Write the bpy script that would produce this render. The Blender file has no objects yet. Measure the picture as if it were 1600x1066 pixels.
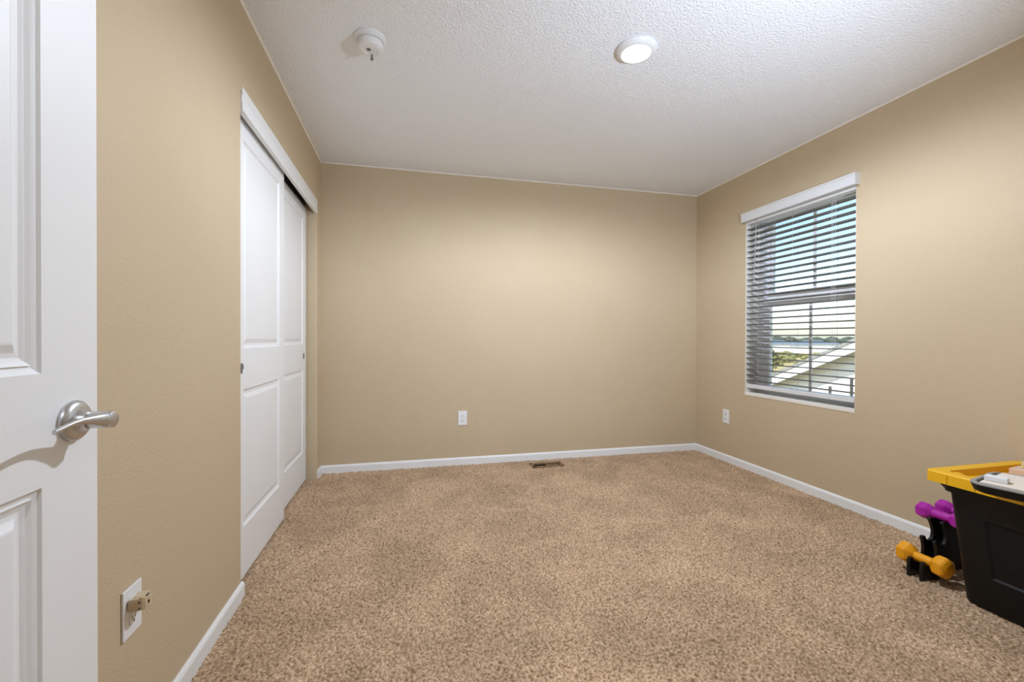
import bpy, bmesh, math, random
import numpy as np
from mathutils import Vector, Matrix
random.seed(4)
rng = np.random.default_rng(7)
PI = math.pi
SC = bpy.context.scene
COL = SC.collection

# ------------------------------------------------------------------ camera
EYE = 1.065
YAW, PITCH, ROLL = math.radians(13.441), math.radians(-0.3406), math.radians(0.1794)
cd = bpy.data.cameras.new('camera')
cd.sensor_width = 36.0
cd.lens = 681.4 / 1600 * 36.0
cd.clip_start = 0.03
cd.clip_end = 2000
cam = bpy.data.objects.new('camera', cd)
COL.objects.link(cam)
fw = Vector((math.sin(YAW)*math.cos(PITCH), math.cos(YAW)*math.cos(PITCH), math.sin(PITCH)))
r1 = Vector((math.cos(YAW), -math.sin(YAW), 0)); u1 = r1.cross(fw)
r2 = r1*math.cos(ROLL) + u1*math.sin(ROLL); u2 = -r1*math.sin(ROLL) + u1*math.cos(ROLL)
cam.matrix_world = Matrix(((r2.x, u2.x, -fw.x, 0), (r2.y, u2.y, -fw.y, 0), (r2.z, u2.z, -fw.z, EYE), (0, 0, 0, 1)))
SC.camera = cam

# ------------------------------------------------------------------ view, sky, sun
SC.view_settings.view_transform = 'Standard'
SC.view_settings.look = 'None'
SC.view_settings.gamma = 1.0
SC.view_settings.use_curve_mapping = False
SC.view_settings.exposure = 0.0
SKY_STRENGTH = .36
SUN_POWER = 8.0
LAMP_POWER = 128.0
HALL_FILL_POWER = 36.0
FILL_LAMP_POWER = 120.0
world = bpy.data.worlds.new('sky'); SC.world = world
world.use_nodes = True
wn = world.node_tree; wn.nodes.clear()
sky = wn.nodes.new('ShaderNodeTexSky')
sky.sky_type = 'NISHITA'
sky.sun_disc = False
sky.sun_elevation = math.radians(52)
sky.sun_rotation = math.radians(-90)
sky.air_density = 1.0; sky.dust_density = 1.2; sky.ozone_density = 1.5
bg = wn.nodes.new('ShaderNodeBackground'); bg.inputs['Strength'].default_value = SKY_STRENGTH
wo = wn.nodes.new('ShaderNodeOutputWorld')
wn.links.new(sky.outputs[0], bg.inputs[0]); wn.links.new(bg.outputs[0], wo.inputs[0])
sl = bpy.data.lights.new('sun', 'SUN'); sl.energy = SUN_POWER; sl.angle = math.radians(0.6); sl.color = (1, .96, .9)
so = bpy.data.objects.new('sun', sl); COL.objects.link(so)
so.location = (0, 0, 12)
so.rotation_euler = Vector((math.cos(math.radians(52)), 0.05, -math.sin(math.radians(52)))).to_track_quat('-Z', 'Y').to_euler()

po = bpy.data.lights.new('window_portal', 'AREA'); po.shape = 'RECTANGLE'; po.size = .95; po.size_y = 1.5; po.cycles.is_portal = True
pob = bpy.data.objects.new('window_portal', po); COL.objects.link(pob); pob.location = (2.93, 2.59, 1.33); pob.rotation_euler = (PI/2, 0, PI/2)

# ------------------------------------------------------------------ materials
def mat(name, col, rough=.5, metal=0.0, spec=.5, bump=None, vary=None, trans=0, coat=0):
    """bump = (scale, strength, distance, detail); vary = (scale, second colour, detail)"""
    m = bpy.data.materials.new(name); m.use_nodes = True
    nt = m.node_tree; b = nt.nodes['Principled BSDF']
    b.inputs['Base Color'].default_value = (*col, 1)
    b.inputs['Roughness'].default_value = rough
    b.inputs['Metallic'].default_value = metal
    b.inputs['Specular IOR Level'].default_value = spec
    b.inputs['Transmission Weight'].default_value = trans
    b.inputs['Coat Weight'].default_value = coat
    if bump or vary:
        tc = nt.nodes.new('ShaderNodeTexCoord')
    if vary:
        n = nt.nodes.new('ShaderNodeTexNoise'); n.inputs['Scale'].default_value = vary[0]; n.inputs['Detail'].default_value = vary[2]
        nt.links.new(tc.outputs['Object'], n.inputs['Vector'])
        rp = nt.nodes.new('ShaderNodeValToRGB')
        rp.color_ramp.elements[0].position = .35; rp.color_ramp.elements[1].position = .65
        rp.color_ramp.elements[0].color = (*col, 1); rp.color_ramp.elements[1].color = (*vary[1], 1)
        nt.links.new(n.outputs['Fac'], rp.inputs[0]); nt.links.new(rp.outputs[0], b.inputs['Base Color'])
    if bump:
        n2 = nt.nodes.new('ShaderNodeTexNoise'); n2.inputs['Scale'].default_value = bump[0]; n2.inputs['Detail'].default_value = bump[3]
        nt.links.new(tc.outputs['Object'], n2.inputs['Vector'])
        bp = nt.nodes.new('ShaderNodeBump'); bp.inputs['Strength'].default_value = bump[1]; bp.inputs['Distance'].default_value = bump[2]
        nt.links.new(n2.outputs['Fac'], bp.inputs['Height']); nt.links.new(bp.outputs[0], b.inputs['Normal'])
    return m

M = {}
M['wall'] = mat('beige orange peel paint', (.565, .448, .292), .62, spec=.3, bump=(165, .42, .004, 3), vary=(2.5, (.575, .458, .302), 2))
M['ceiling'] = mat('white textured ceiling paint', (.88, .895, .91), .7, spec=.25, bump=(105, .72, .009, 3))
M['trim'] = mat('white semi gloss trim paint', (.84, .84, .83), .38)
M['door'] = mat('white door paint', (.83, .83, .82), .42)
M['return'] = mat('window return paint lightened as daylit', (.82, .78, .70), .6)  # beige wall paint with strong daylight put into its colour
M['carpet'] = None
M['caulk'] = mat('pale caulk', (.86, .82, .74), .5)
M['nickel'] = mat('brushed nickel', (.58, .57, .56), .36, 1.0, bump=(300, .05, .001, 2))
M['plate'] = mat('white outlet plastic', (.82, .82, .82), .35)
M['slot'] = mat('dark slot', (.02, .02, .02), .6)
M['tan'] = mat('tan plug plastic', (.62, .50, .33), .45)
M['reg'] = mat('brown painted register metal', (.24, .15, .075), .5, .2)
M['regdark'] = mat('dark duct metal', (.025, .018, .014), .6)
M['vinyl'] = mat('white vinyl window frame', (.90, .90, .90), .4)
M['blind'] = mat('white blind slat darkened as backlit', (.11, .11, .10), .5)  # white slats, their backlit shade put into the base colour
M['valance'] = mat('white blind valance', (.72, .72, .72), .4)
M['cord'] = mat('pale blind cord', (.60, .60, .58), .7)
M['wand'] = mat('clear grey wand plastic', (.38, .38, .36), .3)
M['blk'] = mat('black tote plastic', (.0035, .0035, .004), .5, spec=.28, bump=(260, .25, .001, 2))
M['yel'] = mat('yellow tote lid plastic', (.86, .47, .004), .42, bump=(200, .12, .001, 2))
M['rack'] = mat('black rack plastic', (.003, .003, .0035), .4, spec=.35)
M['orange'] = mat('orange vinyl dumbbell coating', (.86, .36, .004), .45, bump=(240, .1, .001, 2))
M['purple'] = mat('magenta vinyl dumbbell coating', (.42, .011, .35), .42, bump=(240, .1, .001, 2))
M['tray'] = mat('black tray plastic', (.004, .004, .0045), .45, spec=.3)
M['trayrim'] = mat('grey tray rim', (.30, .30, .30), .4)
M['cream'] = mat('cream paper', (.80, .72, .62), .7)
M['whiteblk'] = mat('white block foam', (.80, .80, .82), .6)
M['pink'] = mat('pale pink bar', (.74, .54, .42), .6)
M['paleyel'] = mat('pale yellow bar', (.76, .60, .26), .6)
M['det'] = mat('white detector plastic', (.80, .80, .79), .3)
M['detdark'] = mat('dark grey grille', (.16, .16, .16), .6)
M['track'] = mat('dark closet track metal', (.05, .05, .05), .4, .6)
M['closetdark'] = mat('closet interior paint', (.5, .42, .30), .7)
M['roof'] = mat('weathered roof shingles', (.20, .21, .20), .9, vary=(6, (.28, .28, .26), 4))
M['siding'] = mat('pale painted siding', (.78, .78, .73), .7)
M['fascia'] = mat('white fascia board', (.85, .85, .83), .6)
M['batten'] = mat('dark brown batten', (.05, .045, .04), .6)
M['field'] = mat('dry yellow grass', (.26, .22, .085), .95, vary=(.12, (.36, .30, .13), 5))
M['leaf'] = mat('distant tree leaves', (.028, .045, .035), .9, vary=(1.5, (.05, .065, .04), 3))
M['shrub'] = mat('olive shrub leaves', (.11, .12, .035), .9, vary=(6, (.19, .18, .055), 3))
M['bark'] = mat('grey bark', (.18, .14, .1), .9)
M['bwhite'] = mat('white distant wall', (.80, .82, .84), .8)
M['bgrey'] = mat('blue grey distant wall', (.11, .155, .20), .8)

def glass_mat():
    m = bpy.data.materials.new('window glass'); m.use_nodes = True
    nt = m.node_tree; nt.nodes.clear()
    o = nt.nodes.new('ShaderNodeOutputMaterial'); t = nt.nodes.new('ShaderNodeBsdfTransparent'); t.inputs[0].default_value = (.95, .97, .97, 1)
    g = nt.nodes.new('ShaderNodeBsdfGlossy'); g.inputs['Roughness'].default_value = .02
    f = nt.nodes.new('ShaderNodeFresnel'); f.inputs[0].default_value = 1.35
    mx = nt.nodes.new('ShaderNodeMixShader')
    nt.links.new(f.outputs[0], mx.inputs[0]); nt.links.new(t.outputs[0], mx.inputs[1]); nt.links.new(g.outputs[0], mx.inputs[2])
    nt.links.new(mx.outputs[0], o.inputs[0])
    return m
M['glass'] = glass_mat()

def lens_mat(strength):
    m = bpy.data.materials.new('lit lamp lens'); m.use_nodes = True
    b = m.node_tree.nodes['Principled BSDF']
    b.inputs['Base Color'].default_value = (.9, .9, .88, 1)
    b.inputs['Emission Color'].default_value = (1, .97, .93, 1)
    b.inputs['Emission Strength'].default_value = strength
    return m
M['lens'] = lens_mat(6.0)

def carpet_mat():
    m = bpy.data.materials.new('beige cut pile carpet'); m.use_nodes = True
    nt = m.node_tree; b = nt.nodes['Principled BSDF']
    b.inputs['Roughness'].default_value = .95
    b.inputs['Specular IOR Level'].default_value = .1
    b.inputs['Sheen Weight'].default_value = .15
    tc = nt.nodes.new('ShaderNodeTexCoord')
    n = nt.nodes.new('ShaderNodeTexNoise'); n.inputs['Scale'].default_value = 110; n.inputs['Detail'].default_value = 3
    rp = nt.nodes.new('ShaderNodeValToRGB')
    e = rp.color_ramp.elements
    e[0].position = .30; e[0].color = (.20, .118, .060, 1)
    e[1].position = .70; e[1].color = (.74, .545, .36, 1)
    k = e.new(.48); k.color = (.455, .308, .183, 1)
    n2 = nt.nodes.new('ShaderNodeTexNoise'); n2.inputs['Scale'].default_value = 2.6; n2.inputs['Detail'].default_value = 5; n2.inputs['Roughness'].default_value = .62; n2.inputs['Distortion'].default_value = .8
    r2_ = nt.nodes.new('ShaderNodeValToRGB')
    r2_.color_ramp.elements[0].position = .38; r2_.color_ramp.elements[0].color = (.86, .85, .84, 1)
    r2_.color_ramp.elements[1].position = .66; r2_.color_ramp.elements[1].color = (1.14, 1.14, 1.16, 1)
    mx = nt.nodes.new('ShaderNodeMixRGB'); mx.blend_type = 'MULTIPLY'; mx.inputs[0].default_value = 1
    nt.links.new(tc.outputs['Object'], n.inputs['Vector']); nt.links.new(tc.outputs['Object'], n2.inputs['Vector'])
    nt.links.new(n.outputs['Fac'], rp.inputs[0]); nt.links.new(n2.outputs['Fac'], r2_.inputs[0])
    nt.links.new(rp.outputs[0], mx.inputs[1]); nt.links.new(r2_.outputs[0], mx.inputs[2]); nt.links.new(mx.outputs[0], b.inputs['Base Color'])
    return m
M['carpet'] = carpet_mat()

# ------------------------------------------------------------------ helpers
def NB(): return bmesh.new()

def box(bm, x0, x1, y0, y1, z0, z1, bev=0, seg=2):
    vs = [bm.verts.new((x, y, z)) for z in (z0, z1) for x, y in ((x0, y0), (x1, y0), (x1, y1), (x0, y1))]
    f = [(3, 2, 1, 0), (4, 5, 6, 7), (0, 1, 5, 4), (1, 2, 6, 5), (2, 3, 7, 6), (3, 0, 4, 7)]
    fs = [bm.faces.new([vs[i] for i in q]) for q in f]
    if bev:
        es = list({e for q in fs for e in q.edges})
        bmesh.ops.bevel(bm, geom=es, offset=bev, segments=seg, profile=.5, affect='EDGES')
    return fs

def prism(bm, pts, axis, a, b):
    """extrude a closed 2D outline along an axis: axis x -> pts are (y,z); y -> (x,z); z -> (x,y)"""
    def P(p, t):
        return {'x': (t, p[0], p[1]), 'y': (p[0], t, p[1]), 'z': (p[0], p[1], t)}[axis]
    A = [bm.verts.new(P(p, a)) for p in pts]; B = [bm.verts.new(P(p, b)) for p in pts]
    n = len(pts)
    for i in range(n):
        bm.faces.new((A[i], A[(i+1) % n], B[(i+1) % n], B[i]))
    bm.faces.new(A[::-1]); bm.faces.new(B)

def loft(bm, rings, closed=True, cap=True):
    R = [[bm.verts.new(p) for p in ring] for ring in rings]
    n = len(R[0])
    for a, b in zip(R, R[1:]):
        for i in range(n if closed else n-1):
            bm.faces.new((a[i], a[(i+1) % n], b[(i+1) % n], b[i]))
    if cap:
        bm.faces.new(R[0][::-1]); bm.faces.new(R[-1])
    return R

def lathe(bm, prof, c=(0, 0, 0), axis='z', seg=32, cap=True, phase=0):
    """prof: (radius, t) along axis"""
    rings = []
    for r, t in prof:
        ring = []
        for i in range(seg):
            a = 2*PI*i/seg + phase
            u, v = r*math.cos(a), r*math.sin(a)
            p = {'z': (u, v, t), 'x': (t, u, v), 'y': (u, t, v)}[axis]
            ring.append((p[0]+c[0], p[1]+c[1], p[2]+c[2]))
        rings.append(ring)
    loft(bm, rings, True, cap)

def tube(bm, pts, r, seg=8):
    pts = [Vector(p) for p in pts]; rings = []
    for i, p in enumerate(pts):
        d = (pts[min(i+1, len(pts)-1)] - pts[max(i-1, 0)]).normalized()
        up = Vector((0, 0, 1)) if abs(d.z) < .9 else Vector((1, 0, 0))
        s = d.cross(up).normalized(); t = s.cross(d)
        rings.append([tuple(p + s*r*math.cos(2*PI*k/seg) + t*r*math.sin(2*PI*k/seg)) for k in range(seg)])
    loft(bm, rings)

def rrect(x0, x1, y0, y1, r, z, n=5):
    pts = []
    for cx, cy, a0 in ((x1-r, y1-r, 0), (x0+r, y1-r, 90), (x0+r, y0+r, 180), (x1-r, y0+r, 270)):
        for i in range(n+1):
            a = math.radians(a0 + 90*i/n)
            pts.append((cx + r*math.cos(a), cy + r*math.sin(a), z))
    return pts

def obj(name, bm, m, parent=None, smooth=None, local=False):
    if parent is not None and not local:
        p = parent; off = Vector((0, 0, 0))
        while p is not None:
            off += p.location; p = p.parent
        bmesh.ops.translate(bm, verts=bm.verts, vec=-off)
    bmesh.ops.recalc_face_normals(bm, faces=bm.faces)
    me = bpy.data.meshes.new(name); bm.to_mesh(me); bm.free()
    for q in (m if isinstance(m, (list, tuple)) else [m]):
        me.materials.append(q)
    if smooth is not None:
        for p in me.polygons: p.use_smooth = True
        me.set_sharp_from_angle(angle=math.radians(smooth))
    o = bpy.data.objects.new(name, me); COL.objects.link(o)
    if parent is not None: o.parent = parent
    return o

def tag(o, label, cat, group=None):
    o['label'] = label; o['category'] = cat
    if group: o['group'] = group
    return o

def thing(name, label, cat, loc=(0, 0, 0), group=None, rotz=0):
    o = bpy.data.objects.new(name, None); COL.objects.link(o)
    o.empty_display_size = .05
    o.location = loc; o.rotation_euler = (0, 0, rotz)
    return tag(o, label, cat, group)

def struct(name, bm, m, parent=None, label=None, smooth=None):
    o = obj(name, bm, m, parent, smooth)
    if parent is None: o['kind'] = 'structure'
    if label: o['label'] = label
    return o

# ------------------------------------------------------------------ room shell
XL, XR, YB, YN, H = -.665, 2.70, 3.671, .07, 2.44
CY0, CY1, CZ = 2.003, 3.532, 2.075        # closet opening
WY0, WY1, WZ0, WZ1 = 2.136, 3.044, .607, 2.055   # window opening
T = .115

# carpet floor: a fine field of tufts
def carpet():
    x0, x1, y0, y1, s = -.80, 2.70, .0, 3.671, .0046
    nx, ny = int((x1-x0)/s)+1, int((y1-y0)/s)+1
    h = rng.random((ny, nx))
    def blur(a):
        b = a*.4
        for dy, dx, w in ((0, 1, .15), (0, -1, .15), (1, 0, .15), (-1, 0, .15)):
            b += w*np.roll(np.roll(a, dy, 0), dx, 1)
        return b
    h1 = blur(h); h1 = (h1-h1.mean())/h1.std()
    h2 = blur(blur(blur(rng.random((ny, nx))))); h2 = (h2-h2.mean())/h2.std()
    z = np.clip(.0021*h1 + .0018*h2, -.009, .0055) - .0015
    X, Y = np.meshgrid(np.linspace(x0, x1, nx), np.linspace(y0, y1, ny))
    jx = (rng.random((ny, nx))-.5)*s*.7; jy = (rng.random((ny, nx))-.5)*s*.7
    jx[:, 0] = jx[:, -1] = 0; jy[0] = jy[-1] = 0
    co = np.stack([X+jx, Y+jy, z], -1).reshape(-1, 3)
    idx = np.arange(nx*ny).reshape(ny, nx)
    q = np.stack([idx[:-1, :-1], idx[:-1, 1:], idx[1:, 1:], idx[1:, :-1]], -1)
    cx = (X[:-1, :-1]+s/2); cy = (Y[:-1, :-1]+s/2)
    keep = ~((cx > 1.016) & (cx < 1.262) & (cy > 3.452) & (cy < 3.538))   # register hole
    q = q[keep]
    me = bpy.data.meshes.new('floor')
    me.vertices.add(len(co)); me.vertices.foreach_set('co', co.astype(np.float32).ravel())
    me.loops.add(q.size); me.loops.foreach_set('vertex_index', q.ravel().astype(np.int32))
    me.polygons.add(len(q))
    me.polygons.foreach_set('loop_start', np.arange(0, q.size, 4, dtype=np.int32))
    me.polygons.foreach_set('loop_total', np.full(len(q), 4, dtype=np.int32))
    me.update(calc_edges=True)
    me.polygons.foreach_set('use_smooth', np.ones(len(q), dtype=bool))
    me.materials.append(M['carpet'])
    o = bpy.data.objects.new('floor', me); COL.objects.link(o); o['kind'] = 'structure'
carpet()
bm = NB(); box(bm, -1.0, 1.3, -2.0, YN-.05, -.06, -.003); struct('floor_hall', bm, M['carpet'])
bm = NB(); box(bm, -1.35, 3.0, -.2, 3.9, -.20, -.10); struct('floor_slab', bm, M['regdark'])

bm = NB(); box(bm, -1.4, 2.9, -.03, 3.9, H, H+.15); struct('ceiling', bm, M['ceiling'])
bm = NB(); box(bm, -1.1, 1.4, -2.1, -.03, H, H+.15); struct('ceiling_hall', bm, M['ceiling'])

def rounded(x0, x1, y0, y1, r, which, n=4):
    """outline of a rectangle with chosen corners rounded: which = set of 'a'(x1,y1) 'b'(x0,y1) 'c'(x0,y0) 'd'(x1,y0)"""
    pts = []
    for k, cx, cy, a0 in (('a', x1, y1, 0), ('b', x0, y1, 90), ('c', x0, y0, 180), ('d', x1, y0, 270)):
        if k in which:
            sx = -1 if cx == x1 else 1; sy = -1 if cy == y1 else 1
            for i in range(n+1):
                a = math.radians(a0 + 90*i/n)
                pts.append((cx + sx*r + r*math.cos(a), cy + sy*r + r*math.sin(a)))
        else:
            pts.append((cx, cy))
    return pts

# left wall with the closet opening (rounded drywall corners)
bm = NB()
prism(bm, rounded(XL-T, XL, -.08, CY0, .014, 'a'), 'z', -.10, CZ)
prism(bm, rounded(XL-T, XL, CY1, YB+.1, .014, 'd'), 'z', -.10, CZ)
box(bm, XL-T, XL, -.08, YB+.1, CZ, H+.02)
struct('wall_left', bm, M['wall'], smooth=50)
bm = NB(); box(bm, XL-.1, XR+.15, YB, YB+.12, -.10, H+.02); struct('wall_back', bm, M['wall'])
# right wall with the window opening
bm = NB()
W = .15
box(bm, XR, XR+W, -.08, WY0, -.10, H+.02); box(bm, XR, XR+W, WY1, YB+.1, -.10, H+.02)
box(bm, XR, XR+W, WY0, WY1, -.10, WZ0); box(bm, XR, XR+W, WY0, WY1, WZ1, H+.02)
struct('wall_right', bm, M['wall'])
# near wall with the doorway the camera stands in
DX0, DX1, DZ = -.530, .310, 2.05
YW = YN-.115
bm = NB()
box(bm, -.78, DX0-.02, YW, YN, -.10, H+.02); box(bm, DX1+.02, XR+.1, YW, YN, -.10, H+.02); box(bm, DX0-.02, DX1+.02, YW, YN, DZ+.02, H+.02)
struct('wall_near', bm, M['wall'])
bm = NB()
box(bm, DX0-.02, DX0, YW-.004, YN+.004, -.02, DZ); box(bm, DX1, DX1+.02, YW-.004, YN+.004, -.02, DZ); box(bm, DX0-.02, DX1+.02, YW-.004, YN+.004, DZ, DZ+.02)
box(bm, DX1+.005, DX1+.065, YN, YN+.014, -.02, DZ+.065); box(bm, DX0-.06, DX1+.065, YN, YN+.014, DZ+.005, DZ+.065)
struct('trim_2', bm, M['trim'], label='white doorway jamb and casing')
# hall behind the camera
bm = NB()
box(bm, -1.05, -.95, -2.0, YW, -.1, H+.02); box(bm, 1.15, 1.25, -2.0, YW, -.1, H+.02); box(bm, -1.05, 1.25, -2.0, -1.9, -.1, H+.02)
box(bm, -1.05, -.77, YW-.02, YW+.06, -.1, H+.02)
struct('wall_hall', bm, M['wall'])
# closet shell
bm = NB()
box(bm, -1.35, -1.25, 1.3, 3.85, -.1, H+.02); box(bm, -1.30, XL-T, 1.3, 1.4, -.1, H+.02); box(bm, -1.30, XL-T+.02, YB+.02, YB+.12, -.1, H+.02)
struct('wall_closet', bm, M['closetdark'])
bm = NB(); box(bm, -1.3, -.80, 1.35, 3.75, -.06, -.003); struct('floor_closet', bm, M['carpet'])

# baseboards: 61 mm above the pile, bevelled top
def base_prof(sgn, at):
    t = .013
    return [(at, -.03), (at+sgn*t, -.03), (at+sgn*t, .048), (at+sgn*t*.75, .056), (at+sgn*t*.35, .0615), (at, .0615)]
bm = NB(); prism(bm, base_prof(1, XL), 'y', YN, CY0-.004); struct('baseboard_left', bm, M['trim'])
bm = NB(); prism(bm, base_prof(1, XL), 'y', CY1+.012, YB-.001); struct('baseboard_corner', bm, M['trim'])
bm = NB(); prism(bm, base_prof(-1, YB), 'x', XL+.001, XR-.001); struct('baseboard_back', bm, M['trim'])
bm = NB(); prism(bm, base_prof(-1, XR), 'y', YN, YB-.001); struct('baseboard_right', bm, M['trim'])
bm = NB(); prism(bm, base_prof(1, YN), 'x', DX1+.068, XR-.014); struct('baseboard_near', bm, M['trim'])

# thin pale caulk bead where walls meet the ceiling
bm = NB()
e = .007
prism(bm, [(XL, H-e), (XL+e*.4, H-e*.8), (XL+e*.8, H-e*.4), (XL+e, H), (XL, H)], 'y', YN, YB)
prism(bm, [(XR, H-e), (XR-e*.4, H-e*.8), (XR-e*.8, H-e*.4), (XR-e, H), (XR, H)], 'y', YN, YB)
prism(bm, [(YB, H-e), (YB-e*.4, H-e*.8), (YB-e*.8, H-e*.4), (YB-e, H), (YB, H)], 'x', XL, XR)
struct('trim_5', bm, M['caulk'], label='thin pale bead along the ceiling edge')

# ------------------------------------------------------------------ panelled doors
def panel_door(bm, xf, depth, y0, y1, z0, z1, panels, s, prof):
    """door slab facing +x at xf; moulded panels (y0,y1,z0,z1); prof = list of (inset, sink)"""
    ys = sorted({y0, y1, *[v for p in panels for v in p[:2]]}); zs = sorted({z0, z1, *[v for p in panels for v in p[2:]]})
    vc = {}
    def V(y, z):
        k = (round(y, 5), round(z, 5))
        if k not in vc: vc[k] = bm.verts.new((xf, y, z))
        return vc[k]
    for ya, yb in zip(ys, ys[1:]):
        for za, zb in zip(zs, zs[1:]):
            if any(p[0] <= ya and yb <= p[1] and p[2] <= za and zb <= p[3] for p in panels): continue
            bm.faces.new((V(ya, za), V(yb, za), V(yb, zb), V(ya, zb)))
    for p in panels:
        ring = [V(p[0], p[2]), V(p[1], p[2]), V(p[1], p[3]), V(p[0], p[3])]
        for ins, sink in prof:
            q = [bm.verts.new((xf-sink, y, z)) for y, z in ((p[0]+ins, p[2]+ins), (p[1]-ins, p[2]+ins), (p[1]-ins, p[3]-ins), (p[0]+ins, p[3]-ins))]
            for i in range(4): bm.faces.new((ring[i], ring[(i+1) % 4], q[(i+1) % 4], q[i]))
            ring = q
        bm.faces.new(ring)
    xb = xf-depth
    B = [bm.verts.new((xb, y, z)) for y, z in ((y0, z0), (y1, z0), (y1, z1), (y0, z1))]
    bm.faces.new(B[::-1])
    # side walls
    def side(line, b0, b1):
        for a, b in zip(line, line[1:]): pass
        bm.faces.new(line + [b1, b0])
    side([V(y, z0) for y in ys], B[0], B[1]); side([V(y1, z) for z in zs], B[1], B[2])
    side([V(y, z1) for y in ys[::-1]], B[2], B[3]); side([V(y0, z) for z in zs[::-1]], B[3], B[0])

EDGE = [(.004, .004), (.012, .007), (.017, .0065), (.022, .0095), (.030, .0105), (.034, .0105), (.052, .003)]
# room door, swung open flat along the left wall
bm = NB()
XD = -.520
panel_door(bm, XD, .035, .085, .8955, .012, 2.035, [(.202, .7785, .225, .8442), (.202, .7785, 1.0115, 1.915)], 1,
           [(.003, .0042), (.0092, .0070), (.0115, .0070), (.0124, .0042), (.0175, .0080), (.024, .0106), (.026, .0106), (.0313, .0098), (.0425, .0037), (.046, .0032)])
d1 = struct('door_1', bm, M['door'])
d1['label'] = 'white panel door open along the left wall'
for nm, sg in (('door_handle', 1),):
    h = bpy.data.objects.new(nm, None); COL.objects.link(h); h.parent = d1; h.location = (XD, .839, .9316); h.empty_display_size = .03
    h['label'] = 'brushed nickel lever handle'
    bm = NB(); lathe(bm, [(.0322, 0), (.0327, .002), (.0318, .006), (.0285, .0095), (.0262, .011), (.019, .012), (.0158, .017), (.0145, .023)], (XD, .839, .9316), 'x', 48)
    obj('rose', bm, M['nickel'], h, smooth=35)
    bm = NB(); lathe(bm, [(.0130, .015), (.0136, .036), (.0138, .049), (.0128, .0545), (.0095, .0562)], (XD, .841, .9316), 'x', 28)
    obj('hub', bm, M['nickel'], h, smooth=35)
    bm = NB()
    st = [(.052, .926, .919, .0135, .006), (.053, .916, .9195, .0135, .0068), (.053, .902, .921, .0125, .0068), (.051, .888, .9235, .0100, .006),
          (.0485, .872, .9262, .0070, .0052), (.0465, .855, .9275, .0052, .0046), (.0455, .838, .9265, .0042, .0042), (.045, .822, .9240, .0038, .004), (.0455, .808, .9215, .0042, .004), (.0465, .800, .9205, .0040, .0032)]
    rings = []
    for x, y, z, hh, t in st:
        x, y, z, hh, t = x*.92, .839+(y-.912)*.92, .9316+(z-.920)*.92, hh*.92, t*.92
        rings.append([(XD+x+t*math.cos(a), y, z+hh*math.sin(a)) for a in [2*PI*k/14 for k in range(14)]])
    loft(bm, rings); obj('lever', bm, M['nickel'], h, smooth=60)
for z in (.25, 1.05, 1.82):      # hinges on the hinge side
    bm = NB(); lathe(bm, [(.007, z), (.007, z+.09)], (XD+.004, .081, 0), 'z', 12); obj('hinge', bm, M['nickel'], d1, smooth=40)

# closet sliding doors
CED = [(.003, .003), (.008, .0075), (.016, .0085), (.022, .0085), (.040, .002), (.044, .0015)]
for nm, xf, ya, yb, pull, lab in (('door_2', -.700, 2.030, 2.775, 2.108, 'near white sliding closet door in front'), ('door_3', -.737, 2.752, 3.512, 3.437, 'far white sliding closet door behind')):
    bm = NB()
    z0, z1 = (.014, 2.026)
    panel_door(bm, xf, .033, ya, yb, z0, z1, [(ya+.10, yb-.095, .232, .836), (ya+.10, yb-.095, 1.018, 1.930)], 1, CED)
    d = struct(nm, bm, M['door'], label=lab)
    bm = NB(); lathe(bm, [(.024, -.001), (.024, .0012), (.0215, .0016), (.020, -.0005)], (xf, pull, .932), 'x', 28)
    fp = obj('finger_pull', bm, M['nickel'], d, smooth=30)
    bm = NB(); lathe(bm, [(.0205, -.0004), (.0205, .0008), (.002, .0003)], (xf, pull, .932), 'x', 28); obj('pull_recess', bm, M['detdark'], fp)
# header trim board above the closet opening with track behind it
bm = NB()
prism(bm, [(XL-.018, 2.001), (XL+.001, 2.001), (XL+.004, 2.004), (XL+.004, 2.030), (XL+.0015, 2.033), (XL+.0015, 2.060), (XL+.004, 2.063), (XL+.004, 2.094), (XL+.002, 2.098), (XL-.018, 2.098)], 'y', CY0+.001, CY1-.001)
tr = struct('trim_1', bm, M['trim'], label='white header trim above the closet opening')
bm = NB()
for xa in (-.700, -.737):
    box(bm, xa-.036, xa-.033, CY0+.005, CY1-.06, 2.034, 2.070); box(bm, xa-.003, xa, CY0+.005, CY1-.06, 2.034, 2.070); box(bm, xa-.036, xa, CY0+.005, CY1-.06, 2.066, 2.072)
obj('sliding_track', bm, M['track'], tr)

# ------------------------------------------------------------------ window
bm = NB()
JX0, JX1 = XR+.002, XR+.130
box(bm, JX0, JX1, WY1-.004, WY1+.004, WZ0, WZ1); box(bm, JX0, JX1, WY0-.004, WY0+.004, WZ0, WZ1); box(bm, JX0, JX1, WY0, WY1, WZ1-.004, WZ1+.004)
struct('trim_3', bm, M['return'], label='window side returns with daylight put into their pale colour')
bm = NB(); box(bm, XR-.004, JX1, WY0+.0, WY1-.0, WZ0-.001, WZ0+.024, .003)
struct('trim_4', bm, M['return'], label='window sill with daylight put into its cream colour')
FX = XR+.128
wf = NB()
fy0, fy1, fz0, fz1 = WY0, WY1, WZ0, WZ1
box(wf, FX, FX+.085, fy0, fy0+.045, fz0, fz1, .003); box(wf, FX, FX+.085, fy1-.045, fy1, fz0, fz1, .003)
box(wf, FX+.0005, FX+.0845, fy0, fy1, fz0, fz0+.045, .003); box(wf, FX+.0005, FX+.0845, fy0, fy1, fz1-.04, fz1, .003)
win = struct('window_1', wf, M['vinyl'])
win['label'] = 'white single hung window on the right wall'
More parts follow.
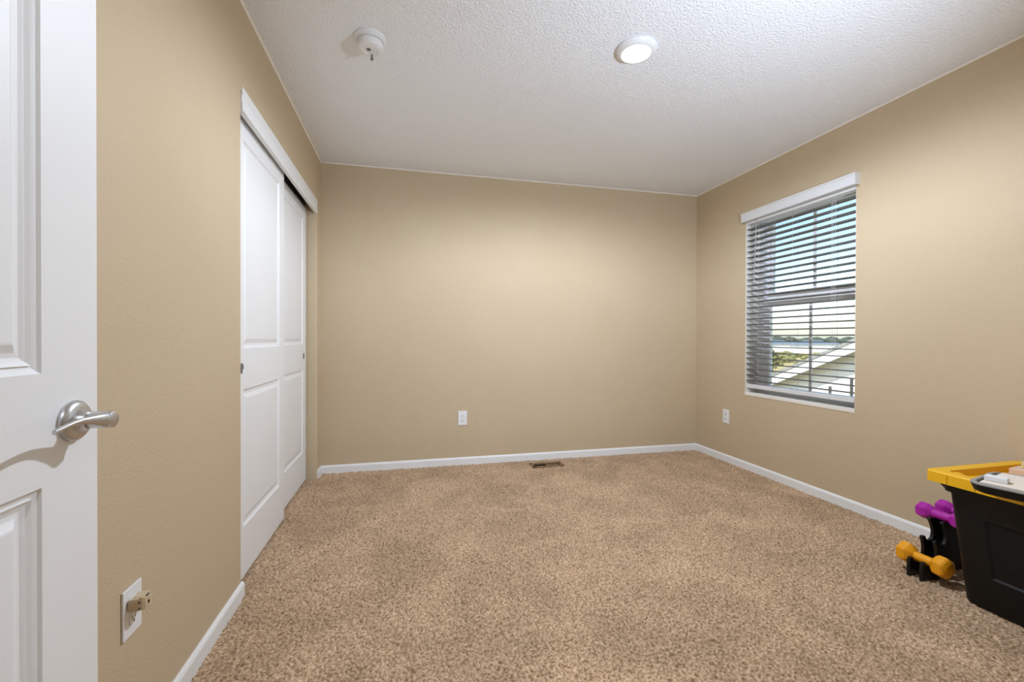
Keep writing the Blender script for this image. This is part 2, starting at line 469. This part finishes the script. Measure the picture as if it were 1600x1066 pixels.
def sash(name, x, y0, y1, z0, z1, s, rb, rt, ymun):
    bm = NB()
    box(bm, x-.017, x+.017, y0, y0+s, z0, z1, .002); box(bm, x-.017, x+.017, y1-s, y1, z0, z1, .002)
    box(bm, x-.0165, x+.0165, y0+s-.002, y1-s+.002, z0, z0+rb, .002); box(bm, x-.0165, x+.0165, y0+s-.002, y1-s+.002, z1-rt, z1, .002)
    o = obj(name, bm, M['vinyl'], win)
    bm = NB(); box(bm, x-.006, x+.006, ymun-.009, ymun+.009, z0+rb-.003, z1-rt+.003, .001)
    obj('muntin', bm, M['vinyl'], o)
    bm = NB(); box(bm, x-.0015, x+.0015, y0+s-.004, y1-s+.004, z0+rb-.004, z1-rt+.004)
    obj('glass_pane', bm, M['glass'], o)
sash('lower_sash', 2.857, fy0+.040, fy1-.040, fz0+.035, 1.385, .058, .045, .050, 2.586)
sash('upper_sash', 2.895, fy0+.040, fy1-.040, 1.372, fz1-.012, .045, .070, .040, 2.590)

# ------------------------------------------------------------------ window blind
bl = thing('window_blind', 'white horizontal slat blind hanging in the window on the right wall', 'blind', (2.73, 2.59, .667))
bm = NB()
V0, V1 = 2.116, 3.058
prism(bm, [(2.700, 2.020), (2.668, 2.020), (2.664, 2.026), (2.664, 2.078), (2.660, 2.084), (2.660, 2.092), (2.700, 2.092)], 'y', V0, V1)
obj('valance', bm, M['valance'], bl)
bm = NB(); box(bm, 2.703, 2.757, WY0+.008, WY1-.008, 2.000, 2.050, .002); obj('headrail', bm, M['valance'], bl)
NSL, ZB, PT = 28, .7275, .0456
tilt = math.radians(2.2)
s0 = None
for i in range(NSL):
    z = ZB + i*PT
    if s0 is None:
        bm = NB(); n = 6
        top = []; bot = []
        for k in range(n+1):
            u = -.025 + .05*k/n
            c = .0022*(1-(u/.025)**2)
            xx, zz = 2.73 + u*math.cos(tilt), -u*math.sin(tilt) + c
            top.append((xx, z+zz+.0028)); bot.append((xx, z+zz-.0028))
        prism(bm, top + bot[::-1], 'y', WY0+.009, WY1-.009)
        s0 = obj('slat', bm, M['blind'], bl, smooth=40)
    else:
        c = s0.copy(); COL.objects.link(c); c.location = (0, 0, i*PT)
bm = NB(); box(bm, 2.704, 2.756, WY0+.009, WY1-.009, .668, .700, .004); obj('bottom_rail', bm, M['valance'], bl)
for y in (2.300, 2.598, 2.912):
    bm = NB()
    for x in (2.7035, 2.7565):
        tube(bm, [(x, y, .69), (x, y, 2.005)], .0008, 6)
    obj('ladder_cord', bm, M['cord'], bl)
bm = NB()
for dy in (.012, .028):
    tube(bm, [(2.701, 2.300-dy, .72), (2.701, 2.300-dy, 2.005)], .0009, 6)
obj('lift_cord', bm, M['cord'], bl)
bm = NB(); tube(bm, [(2.698, 2.932, 2.018), (2.694, 2.936, 1.75), (2.692, 2.948, 1.53)], .0032, 8); obj('tilt_wand', bm, M['wand'], bl, smooth=60)

# ------------------------------------------------------------------ outlets
def outlet(axis, at, sgn, c, z, label):
    """axis 'x': plate on a wall of constant x = at, facing sgn; c = centre along the wall"""
    loc = (at, c, z) if axis == 'x' else (c, at, z)
    t = thing('wall_outlet', label, 'outlet', loc, 'white wall outlets')
    def B(bm, d0, d1, a0, a1, z0, z1, bev=0):
        d0, d1 = sorted((at+sgn*d0, at+sgn*d1))
        if axis == 'x': box(bm, d0, d1, c+a0, c+a1, z+z0, z+z1, bev)
        else: box(bm, c+a0, c+a1, d0, d1, z+z0, z+z1, bev)
    bm = NB(); B(bm, 0, .0055, -.0375, .0375, -.060, .060, .002); obj('cover_plate', bm, M['plate'], t)
    for zc in (.0195, -.0195):
        bm = NB()
        ring = []
        rings = []
        for d in (.004, .0072, .0076):
            rr = []
            for k in range(24):
                a = 2*PI*k/24; r = .0172 - (.0006 if d > .0074 else 0)
                u, v = r*math.cos(a), max(-.0138, min(.0138, r*math.sin(a)))
                p = at+sgn*d
                rr.append((p, c+u, z+zc+v) if axis == 'x' else (c+u, p, z+zc+v))
            rings.append(rr)
        loft(bm, rings)
        rc = obj('receptacle', bm, M['plate'], t)
        bm = NB()
        B(bm, .0074, .0079, -.0075, -.0052, zc-.001, zc+.008); B(bm, .0074, .0079, .0052, .0075, zc-.001, zc+.007)
        B(bm, .0074, .0079, -.0026, .0026, zc-.0095, zc-.0045)
        obj('socket_slots', bm, M['slot'], rc)
    bm = NB(); lathe(bm, [(.003, at+sgn*.0050), (.003, at+sgn*.0064)], (0, c, z) if axis == 'x' else (c, 0, z), axis, 14); obj('screw', bm, M['plate'], t)
    return t
outlet('x', XL, 1, 1.2620, .392, 'white duplex outlet on the left wall holding a tan plug')
outlet('y', YB, -1, .4505, .392, 'white duplex outlet low on the back wall')
outlet('x', XR, -1, 3.2575, .392, 'white duplex outlet on the right wall below the window')

# tan plug in the upper socket of the left outlet
pl = thing('plug_adapter', 'tan plastic plug pushed into the upper socket of the left outlet', 'plug', (XL+.0078, 1.2575, .413))
bm = NB()
px, py, pz = XL+.0078, 1.2575, .413
out = [(px, py-.022), (px+.020, py-.022), (px+.031, py-.016), (px+.037, py), (px+.031, py+.016), (px+.020, py+.022), (px, py+.022)]
prism(bm, out, 'z', pz-.0145, pz+.0145)
bmesh.ops.bevel(bm, geom=list(bm.edges), offset=.002, segments=2, affect='EDGES')
obj('plug_body', bm, M['tan'], pl)
bm = NB(); box(bm, px+.022, px+.028, py-.018, py+.018, pz+.0135, pz+.017, .001); box(bm, px+.006, px+.018, py-.012, py+.012, pz+.0135, pz+.016, .001)
obj('grip_rib', bm, M['tan'], pl)
bm = NB()
box(bm, px+.0225, px+.025, py-.0215, py-.0185, pz-.009, pz-.006); box(bm, px+.0225, px+.025, py-.0215, py-.0185, pz+.004, pz+.009)
box(bm, px+.0335, px+.037, py-.006, py-.003, pz-.003, pz+.004); box(bm, px+.029, px+.033, py-.006, py+.006, pz+.0140, pz+.0152)
obj('socket_hole', bm, M['slot'], pl)

# ------------------------------------------------------------------ floor register
rg = thing('floor_register', 'small brown floor vent set in the carpet by the back baseboard', 'floor vent', (1.139, 3.495, 0))
bm = NB()
ra, rb_, rc_, rd = 1.003, 1.276, 3.434, 3.556
for q in ((ra, rb_, rc_, rc_+.022), (ra, rb_, rd-.022, rd), (ra, ra+.022, rc_, rd), (rb_-.022, rb_, rc_, rd)):
    box(bm, *q, -.006, .0075, .002)
obj('frame', bm, M['reg'], rg)
bm = NB(); box(bm, 1.134, 1.146, rc_+.02, rd-.02, -.05, .005); obj('divider', bm, M['reg'], rg)
bm = NB()
box(bm, ra+.012, rb_-.012, rc_+.012, rd-.012, -.099, -.094); box(bm, ra+.012, ra+.016, rc_+.012, rd-.012, -.095, 0); box(bm, rb_-.016, rb_-.012, rc_+.012, rd-.012, -.095, 0)
box(bm, ra+.012, rb_-.012, rc_+.012, rc_+.016, -.095, 0); box(bm, ra+.012, rb_-.012, rd-.016, rd-.012, -.095, 0)
obj('duct_box', bm, M['regdark'], rg)
bm = NB(); box(bm, 1.148, 1.250, rc_+.024, rd-.024, -.010, -.006); obj('damper', bm, M['reg'], rg)

# ------------------------------------------------------------------ ceiling fixtures
def disk_light(c, label, power, radius=.066):
    t = thing('ceiling_light', label, 'ceiling light', (c[0], c[1], H))
    bm = NB(); lathe(bm, [(.094, H), (.096, H-.004), (.094, H-.009), (.083, H-.019), (.073, H-.0235), (.0685, H-.024), (.0665, H-.021), (.0665, H)], (c[0], c[1], 0), 'z', 56, cap=False)
    obj('trim_ring', bm, M['det'], t, smooth=40)
    bm = NB(); lathe(bm, [(.067, H-.0175), (.0665, H-.0215), (.055, H-.0255), (.03, H-.0272), (.004, H-.0275)], (c[0], c[1], 0), 'z', 48)
    obj('lens', bm, M['lens'], t, smooth=60)
    la = bpy.data.lights.new('bulb', 'SPOT'); la.spot_size = math.radians(178); la.spot_blend = .4; la.shadow_soft_size = .03; la.energy = power; la.color = (.87, .98, 1.16)
    lo = bpy.data.objects.new('bulb', la); COL.objects.link(lo); lo.parent = t; lo.location = (0, 0, -.060)
    return t
disk_light((1.052, 1.885), 'round white flush ceiling light, lit, near the ceiling middle', LAMP_POWER)
disk_light((-.20, -.85), 'added unseen ceiling light in the hall, front fill through the doorway', HALL_FILL_POWER)  # unseen hall lamp, added to send fill light into the room

# added lamp out of view beside the doorway, aimed up to brighten the ceiling
FLX, FLY, FLZ = 1.45, .33, 1.42
fl = thing('added_fill_lamp', 'added fill lamp out of view by the doorway wall, tilted head lighting the ceiling', 'floor lamp', (FLX, FLY, 0))
bm = NB(); lathe(bm, [(.135, 0), (.135, .012), (.12, .022), (.03, .03), (.013, .05)], (FLX, FLY, 0), 'z', 40); obj('base', bm, M['nickel'], fl, smooth=40)
bm = NB(); lathe(bm, [(.012, .04), (.012, FLZ-.06)], (FLX, FLY, 0), 'z', 20); obj('pole', bm, M['nickel'], fl, smooth=40)
aim = (Vector((1.15, 3.0, H)) - Vector((FLX, FLY, FLZ))).normalized()
qa = aim.to_track_quat('Z', 'Y').to_matrix()
bm = NB(); lathe(bm, [(.022, -.075), (.05, -.065), (.062, -.03), (.088, .055), (.085, .055), (.058, -.028), (.047, -.060), (.004, -.066)], (0, 0, 0), 'z', 48)
bmesh.ops.rotate(bm, verts=bm.verts, cent=(0, 0, 0), matrix=qa); bmesh.ops.translate(bm, verts=bm.verts, vec=(FLX, FLY, FLZ))
obj('lamp_head', bm, M['det'], fl, smooth=40)
fb = bpy.data.lights.new('bulb', 'SPOT'); fb.spot_size = math.radians(120); fb.spot_blend = 1.0; fb.shadow_soft_size = .03; fb.energy = FILL_LAMP_POWER; fb.color = (.83, .975, 1.22)
fo = bpy.data.objects.new('bulb', fb); COL.objects.link(fo); fo.parent = fl; fo.location = Vector((0, 0, FLZ)) + aim*.02; fo.rotation_euler = (-aim).to_track_quat('Z', 'Y').to_euler()

sd = thing('smoke_detector', 'white round smoke detector on the ceiling near the left wall', 'smoke detector', (-.170, 2.105, H))
dc = (-.170, 2.105, 0)
bm = NB(); lathe(bm, [(.072, H), (.072, H-.008), (.070, H-.012), (.066, H-.014), (.064, H-.020), (.060, H-.021), (.058, H-.019)], dc, 'z', 56); obj('mounting_base', bm, M['det'], sd, smooth=35)
bm = NB(); lathe(bm, [(.054, H-.018), (.0585, H-.024), (.0595, H-.028), (.0585, H-.044), (.0545, H-.052), (.047, H-.056), (.036, H-.0575), (.034, H-.0545), (.014, H-.0545), (.004, H-.0545)], dc, 'z', 56); obj('cover', bm, M['det'], sd, smooth=35)
bm = NB(); lathe(bm, [(.010, H-.053), (.010, H-.0565), (.008, H-.0575), (.002, H-.0575)], (dc[0]-.006, dc[1]-.004, 0), 'z', 24); obj('sounder_grille', bm, M['detdark'], sd, smooth=40)
bm = NB(); box(bm, dc[0]+.010, dc[0]+.030, dc[1]+.022, dc[1]+.032, H-.0600, H-.055, .002); obj('test_button', bm, M['det'], sd)
bm = NB()
tube(bm, [(dc[0]+.004, dc[1]+.030, H-.050), (dc[0]+.005, dc[1]+.034, H-.062), (dc[0]+.005, dc[1]+.036, H-.068)], .003, 8); box(bm, dc[0]-.001, dc[0]+.011, dc[1]+.032, dc[1]+.040, H-.078, H-.066, .002)
obj('battery_tab', bm, M['detdark'], sd)

# ------------------------------------------------------------------ storage tote
tx0, tx1, ty0, ty1 = 2.214, 2.598, .665, 1.300
tt = thing('storage_tote', 'black storage tote with a yellow lid by the right wall', 'storage tote', ((tx0+tx1)/2, (ty0+ty1)/2, 0))
FL = .036; ZT = .440
def tring(z, e=0, r=.03):
    k = FL*z/.43 + e
    return rrect(tx0-k, tx1+k, ty0-k, ty1+k, r+e*.5, z)
bm = NB()
R = loft(bm, [tring(0, -.006, .026), tring(.008, 0), tring(ZT, 0), tring(ZT+.001, .014), tring(ZT+.034, .018)], True, True)
# recessed panel in the long face that looks into the room
bm.faces.ensure_lookup_table()
face = max((f for f in bm.faces if abs(f.normal.x) > .9 and f.calc_center_median().x < tx0+.02 and len(f.verts) == 4), key=lambda f: f.calc_area(), default=None)
bm.normal_update()
face = max((f for f in bm.faces if f.calc_center_median().x < tx0+.0 and len(f.verts) == 4), key=lambda f: f.calc_area())
def onface(y, z, d=0): return (tx0 - FL*z/.43 + d, y, z)
vs = sorted(face.verts, key=lambda v: (v.co.z, v.co.y))
lo0, lo1, hi0, hi1 = vs
bm.faces.remove(face)
pa = [(ty0+.095, .135), (ty1-.095, .135), (ty1-.080, .360), (ty0+.080, .360)]
outer = [lo0, lo1, hi1, hi0]
inn = [bm.verts.new(onface(*p)) for p in pa]
ins = [bm.verts.new(onface(p[0]+sy*.008, p[1]+sz*.008, .006)) for p, sy, sz in zip(pa, (1, -1, -1, 1), (1, 1, -1, -1))]
for i in range(4):
    bm.faces.new((outer[i], outer[(i+1) % 4], inn[(i+1) % 4], inn[i])); bm.faces.new((inn[i], inn[(i+1) % 4], ins[(i+1) % 4], ins[i]))
bm.faces.new(ins)
obj('tub', bm, M['blk'], tt, smooth=35)
for ya, yb in ((ty1+.030, ty1+.082), (ty0-.082, ty0-.030)):
    bm = NB()
    loft(bm, [rrect(tx0+.0, tx1-.0, ya, yb, .02, .438), rrect(tx0-.018, tx1+.018, ya, yb, .024, .452), rrect(tx0-.018, tx1+.018, ya, yb, .024, .4755)])
    obj('end_handle', bm, M['blk'], tt, smooth=35)
bm = NB()      # embossed oval maker's badge in the recess
bc = (tx0-FL*.20/.43+.010, 1.118, .190)
rings = []
for d, k in ((0, 1), (-.004, .95), (-.0045, .80), (-.002, .74)):
    rings.append([(bc[0]+d - .0837*.024*k*math.sin(2*PI*i/28), bc[1]+.040*k*math.cos(2*PI*i/28), bc[2]+.024*k*math.sin(2*PI*i/28)) for i in range(28)])
loft(bm, rings); obj('embossed_badge', bm, M['blk'], tt, smooth=40)
lx0, lx1, ly0, ly1 = 2.128, 2.684, .583, 1.386
bm = NB()
LZ0, LZ1 = .476, .521
loft(bm, [rrect(lx0, lx1, ly0, ly1, .022, LZ0), rrect(lx0, lx1, ly0, ly1, .022, LZ1-.005), rrect(lx0+.005, lx1-.005, ly0+.005, ly1-.005, .020, LZ1),
          rrect(lx0+.050, lx1-.050, ly0+.050, ly1-.050, .018, LZ1), rrect(lx0+.054, lx1-.054, ly0+.054, ly1-.054, .016, LZ1-.027)], True, True)
for y in (ly1-.075, ly1-.165, ly1-.30, ly1-.45, ly1-.60):       # moulded ribs down the skirt
    box(bm, lx0-.0022, lx0+.002, y-.004, y+.004, LZ0+.002, LZ1-.006)
for x in (lx0+.12, lx0+.43):
    box(bm, x-.004, x+.004, ly1-.002, ly1+.0022, LZ0+.002, LZ1-.006)
for x in (lx0+.062, lx1-.100):                                   # corner lugs inside the rim
    box(bm, x, x+.038, ly1-.078, ly1-.050, LZ1-.028, LZ1-.006, .003)
for i in range(4):                                               # raised pads on the lid floor
    for j in range(6):
        xa = lx0+.066+i*.106; ya = ly1-.175-j*.105
        box(bm, xa, xa+.098, ya, ya+.096, LZ1-.029, LZ1-.021, .003)
obj('lid', bm, M['yel'], tt, smooth=35)

# things lying on the tote lid
ROT = math.radians(-9)
tray = thing('serving_tray', 'black tray with a grey rim lying across the yellow tote lid', 'tray', (2.125, .965, LZ1), None, ROT*0)
tcx, tcy, ta = 2.146, .962, math.radians(14)
def rot(p): return (tcx + p[0]*math.cos(ta) - p[1]*math.sin(ta), tcy + p[0]*math.sin(ta) + p[1]*math.cos(ta), p[2])
def rr_t(hx, hy, r, z): return [rot(p) for p in rrect(-hx, hx, -hy, hy, r, z, 8)]
tray.location = (tcx, tcy, LZ1)
bm = NB(); loft(bm, [rr_t(.120, .205, .040, LZ1), rr_t(.132, .217, .046, LZ1+.006), rr_t(.140, .225, .05, LZ1+.030), rr_t(.128, .213, .045, LZ1+.030), rr_t(.122, .207, .04, LZ1+.024)])
obj('tray_body', bm, M['tray'], tray, smooth=35)
bm = NB()
loft(bm, [rr_t(.140, .225, .05, LZ1+.030), rr_t(.1405, .2255, .05, LZ1+.034), rr_t(.128, .213, .045, LZ1+.036), rr_t(.126, .211, .043, LZ1+.0305)], True, False)
obj('tray_rim', bm, M['trayrim'], tray, smooth=35)
pd = thing('paper_pad', 'cream paper pad lying in the black tray', 'paper', (tcx, tcy, LZ1+.024))
bm = NB(); loft(bm, [rr_t(.114, .197, .006, LZ1+.0245), rr_t(.114, .197, .006, LZ1+.037)])
obj('pages', bm, M['cream'], pd)
wb = thing('white_block', 'small white block on the cream pad at the tray corner', 'block', (2.052, 1.112, LZ1+.037))
def rb(bm, cx, cy, hx, hy, z0, z1, a, bev=.003):
    fs = NB(); box(fs, -hx, hx, -hy, hy, z0, z1, bev)
    bmesh.ops.rotate(fs, verts=fs.verts, cent=(0, 0, 0), matrix=Matrix.Rotation(a, 3, 'Z')); bmesh.ops.translate(fs, verts=fs.verts, vec=(cx, cy, 0))
    me = bpy.data.meshes.new('tmp'); fs.to_mesh(me); fs.free(); bm.from_mesh(me); bpy.data.meshes.remove(me)
bm = NB(); rb(bm, 2.052, 1.112, .019, .029, LZ1+.0372, LZ1+.055, math.radians(20)); obj('block_body', bm, M['whiteblk'], wb)
pb = thing('pink_bar', 'pale pink bar resting on the yellow tote lid behind the tray', 'bar', (2.56, 1.20, LZ1-.021))
bm = NB(); rb(bm, 2.525, 1.185, .045, .12, LZ1-.0208, LZ1+.006, math.radians(10)); obj('bar_body', bm, M['pink'], pb)
yb_ = thing('yellow_bar', 'pale yellow bar lying on the pink bar at the wall side of the tote lid', 'bar', (2.56, 1.18, LZ1+.006))
bm = NB(); rb(bm, 2.562, 1.185, .052, .10, LZ1+.0062, LZ1+.034, math.radians(4)); obj('bar_body', bm, M['paleyel'], yb_)

# ------------------------------------------------------------------ dumbbell rack and dumbbells
RC = 2.430
rk = thing('dumbbell_rack', 'black plastic A shaped dumbbell rack behind the tote', 'dumbbell rack', (RC, 1.47, 0))
half = [(.228, .0), (.226, .070), (.222, .080), (.208, .082), (.203, .068), (.193, .0585), (.179, .0550), (.165, .0550), (.152, .063), (.144, .082), (.140, .115), (.146, .145), (.153, .163),
        (.150, .170), (.136, .171), (.131, .160), (.122, .150), (.110, .146), (.098, .149), (.088, .160), (.084, .180), (.088, .205), (.098, .228), (.108, .243),
        (.104, .250), (.092, .250), (.084, .245), (.070, .2415), (.055, .2425), (.042, .248), (.020, .252)]
prof = [(RC-u, z) for u, z in half] + [(RC+u, z) for u, z in half[::-1]]
prof += [(RC+.13, 0), (RC+.115, .028), (RC-.115, .028), (RC-.13, 0)]
for y in (1.445, 1.495):
    bm = NB(); prism(bm, prof, 'y', y-.0065, y+.0065)
    obj('side_plate', bm, M['rack'], rk, smooth=40)
for u, z in ((.13, .045), (-.13, .045), (.06, .12), (-.06, .12), (0, .225)):
    bm = NB(); box(bm, RC+u-.010, RC+u+.010, 1.445, 1.495, z-.009, z+.009, .003); obj('cross_bar', bm, M['rack'], rk)

def dumbbell(name, x, z, m, R_, label, group, num=None, y=1.470, half_len=.101, hr=.0165):
    t = thing(name, label, 'dumbbell', (x, y, z), group)
    bm = NB(); lathe(bm, [(hr, y-.045), (hr*1.04, y-.02), (hr*1.04, y+.02), (hr, y+.045)], (x, 0, z), 'y', 24); obj('handle', bm, m, t, smooth=40)
    for s in (-1, 1):
        bm = NB()
        L = half_len
        pr = [(R_*.52, L), (R_*.66, L-.002), (R_*.96, L-.0125), (R_, L-.018), (R_, L-.044), (R_*.95, L-.049), (R_*.55, L-.066), (.0165, L-.072)]
        pr = [(r, y+s*tq) for r, tq in pr]
        lathe(bm, pr, (x, 0, z), 'y', 6, phase=PI/6)
        bmesh.ops.bevel(bm, geom=[e for e in bm.edges], offset=.0028, segments=2, affect='EDGES')
        hd = obj('head', bm, m, t, smooth=32)
        if num and s == -1:
            cu = bpy.data.curves.new('num', 'FONT'); cu.body = num; cu.size = .030; cu.extrude = .0012; cu.align_x = 'CENTER'; cu.align_y = 'CENTER'
            to = bpy.data.objects.new('num', cu); COL.objects.link(to)
            bpy.context.view_layer.update()
            me = bpy.data.meshes.new_from_object(to.evaluated_get(bpy.context.evaluated_depsgraph_get()))
            bpy.data.objects.remove(to)
            me.transform(Matrix.Translation((.004, -half_len-.0004, -.006)) @ Matrix.Rotation(PI/2, 4, 'X'))
            me.name = 'embossed_number'; me.materials.clear(); me.materials.append(m)
            eo = bpy.data.objects.new('embossed_number', me); COL.objects.link(eo); eo.parent = hd
    return t
dumbbell('dumbbell', RC-.170, .0768, M['orange'], .0475, 'orange hex dumbbell on the lowest tier of the black rack', 'dumbbells on the rack', '6', hr=.0195)
dumbbell('dumbbell', RC-.062, .2625, M['purple'], .0385, 'purple dumbbell on the top tier, farther from the wall, not cut off by the tote', 'dumbbells on the rack', half_len=.0985, hr=.019)
dumbbell('dumbbell', RC+.062, .2625, M['purple'], .0385, 'purple dumbbell on the top tier nearer the wall, half hidden behind the tote', 'dumbbells on the rack', half_len=.0985, hr=.019)

# ------------------------------------------------------------------ outside
GZ = -3.0
bm = NB(); box(bm, 3.4, 600, -300, 700, GZ-.5, GZ); g = struct('ground', bm, M['field'])

# neighbour's gable: rake parallel to our wall, board and batten
nh = thing('neighbor_house', 'white house gable with sloping roof seen through the window', 'house', (11, 5.0, GZ))
PITCH_ = .433
def zr(y): return 1.10 + (7.113-abs(y-5.0)-5.0)*PITCH_       # top of roof at gable
GX = 9.0
bm = NB()
yl, yr_ = 10.6, -.6
prism(bm, [(yl-.55, GZ), (yl-.55, zr(yl-.55)-.10), (5.0, zr(5.0)-.10), (yr_+.55, zr(yr_+.55)-.10), (yr_+.55, GZ)], 'x', GX+.32, 16)
obj('gable_wall', bm, M['siding'], nh)
bm = NB()
prism(bm, [(yl, zr(yl)), (5.0, zr(5.0)), (yr_, zr(yr_)), (yr_, zr(yr_)-.07), (5.0, zr(5.0)-.07), (yl, zr(yl)-.07)], 'x', GX-.02, 16.3)
obj('roof', bm, M['roof'], nh)
bm = NB()
prism(bm, [(yl, zr(yl)-.06), (5.0, zr(5.0)-.06), (yr_, zr(yr_)-.06), (yr_, zr(yr_)-.27), (5.0, zr(5.0)-.27), (yl, zr(yl)-.27)], 'x', GX, GX+.03)
obj('rake_board', bm, M['fascia'], nh)
for y in (5.47, 5.96, 6.45, 6.94, 7.433, 7.925, 8.419, 8.91):
    bm = NB(); box(bm, GX+.285, GX+.325, y-.022, y+.022, GZ, zr(y)-.75 if y > 5 else 0); obj('batten', bm, M['batten'], nh)

# white and grey houses far across the field
def far_house(x, y, w, h, m, label):
    t = thing('distant_house', label, 'house', (x, y, GZ), 'distant buildings across the field')
    d = Vector((x, y, 0)).normalized(); s = Vector((-d.y, d.x, 0))
    def Q(a, b, z): v = Vector((x, y, 0)) + s*a + d*b; return (v.x, v.y, z)
    bm = NB(); loft(bm, [[Q(-w, 0, GZ), Q(w, 0, GZ), Q(w, 4, GZ), Q(-w, 4, GZ)], [Q(-w, 0, GZ+h), Q(w, 0, GZ+h), Q(w, 4, GZ+h), Q(-w, 4, GZ+h)]]); obj('wall', bm, m, t)
    bm = NB(); loft(bm, [[Q(-w-.3, -.4, GZ+h), Q(w+.3, -.4, GZ+h), Q(w+.3, 4.4, GZ+h), Q(-w-.3, 4.4, GZ+h)], [Q(-w*.8, 1.6, GZ+h+.8), Q(w*.8, 1.6, GZ+h+.8), Q(w*.8, 2.4, GZ+h+.8), Q(-w*.8, 2.4, GZ+h+.8)]]); obj('roof', bm, M['bgrey'], t)
def ray_at(px, dist):
    k = (px-800)/681.4; d = Vector((math.sin(YAW)+k*math.cos(YAW), math.cos(YAW)-k*math.sin(YAW), 0)).normalized()
    return d.x*dist, d.y*dist
for px, dist, w, h, m, lab in ((1203, 152, 1.5, 2.5, 'bwhite', 'narrow white house far left across the field'), (1226, 166, 2.6, 2.5, 'bwhite', 'white house second from left across the field'),
                               (1252, 154, 2.8, 2.4, 'bwhite', 'wide white house mid field beyond the rake'), (1287, 168, 4.0, 2.5, 'bwhite', 'white house at right beyond the roof edge'),
                               (1213, 186, 3.4, 2.9, 'bgrey', 'blue grey house between the white houses at left'), (1270, 186, 3.6, 2.9, 'bgrey', 'blue grey house behind the white houses at right')):
    x, y = ray_at(px, dist); far_house(x, y, w, h, M[m], lab)

# tree line on the horizon (uncountable)
bm = NB()
for i in range(150):
    px = 1150 + 260*i/150 + random.uniform(-2, 2); dist = random.uniform(230, 300)
    x, y = ray_at(px, dist); r = random.uniform(1.2, 2.6)*(1.15 if (px*7) % 40 < 22 else .8)
    mt = Matrix.Translation((x, y, GZ+r*.95)) @ Matrix.Diagonal((1.4*r, 1.4*r, r*.95, 1))
    bmesh.ops.create_icosphere(bm, subdivisions=2, radius=1, matrix=mt)
for v in bm.verts: v.co += Vector((random.uniform(-.3, .3), random.uniform(-.3, .3), random.uniform(-.25, .25)))
tl = obj('distant_tree_line', bm, M['leaf']); tl['kind'] = 'stuff'
tag(tl, 'dark line of distant trees on the horizon through the window', 'trees')

# low dry scrub in the field (uncountable)
bm = NB()
for i in range(90):
    px = 1170 + 180*random.random(); dist = random.uniform(75, 138)
    x, y = ray_at(px, dist); r = random.uniform(.3, .8)
    bmesh.ops.create_icosphere(bm, subdivisions=1, radius=1, matrix=Matrix.Translation((x, y, GZ+r*.5)) @ Matrix.Diagonal((1.6*r, 1.6*r, r*.8, 1)))
sb = obj('field_scrub', bm, M['shrub']); sb['kind'] = 'stuff'
tag(sb, 'low dry scrub scattered over the yellow field outside', 'scrub')

x, y = ray_at(1207, 62)
tr_ = thing('young_tree', 'young olive green tree in the yellow field outside the window', 'tree', (x, y, GZ))
bm = NB(); tube(bm, [(x, y, GZ), (x+.05, y, GZ+1.2), (x, y+.05, GZ+2.2)], .06, 8); obj('trunk', bm, M['bark'], tr_)
bm = NB()
for i in range(60):
    a = random.uniform(0, 2*PI); rr = random.uniform(0, 1.2); zz = random.uniform(.5, 2.7); k = 1-abs(zz-1.3)/2.2
    bmesh.ops.create_icosphere(bm, subdivisions=1, radius=random.uniform(.12, .3), matrix=Matrix.Translation((x+rr*k*math.cos(a), y+rr*k*math.sin(a), GZ+zz)))
obj('foliage', bm, M['shrub'], tr_)
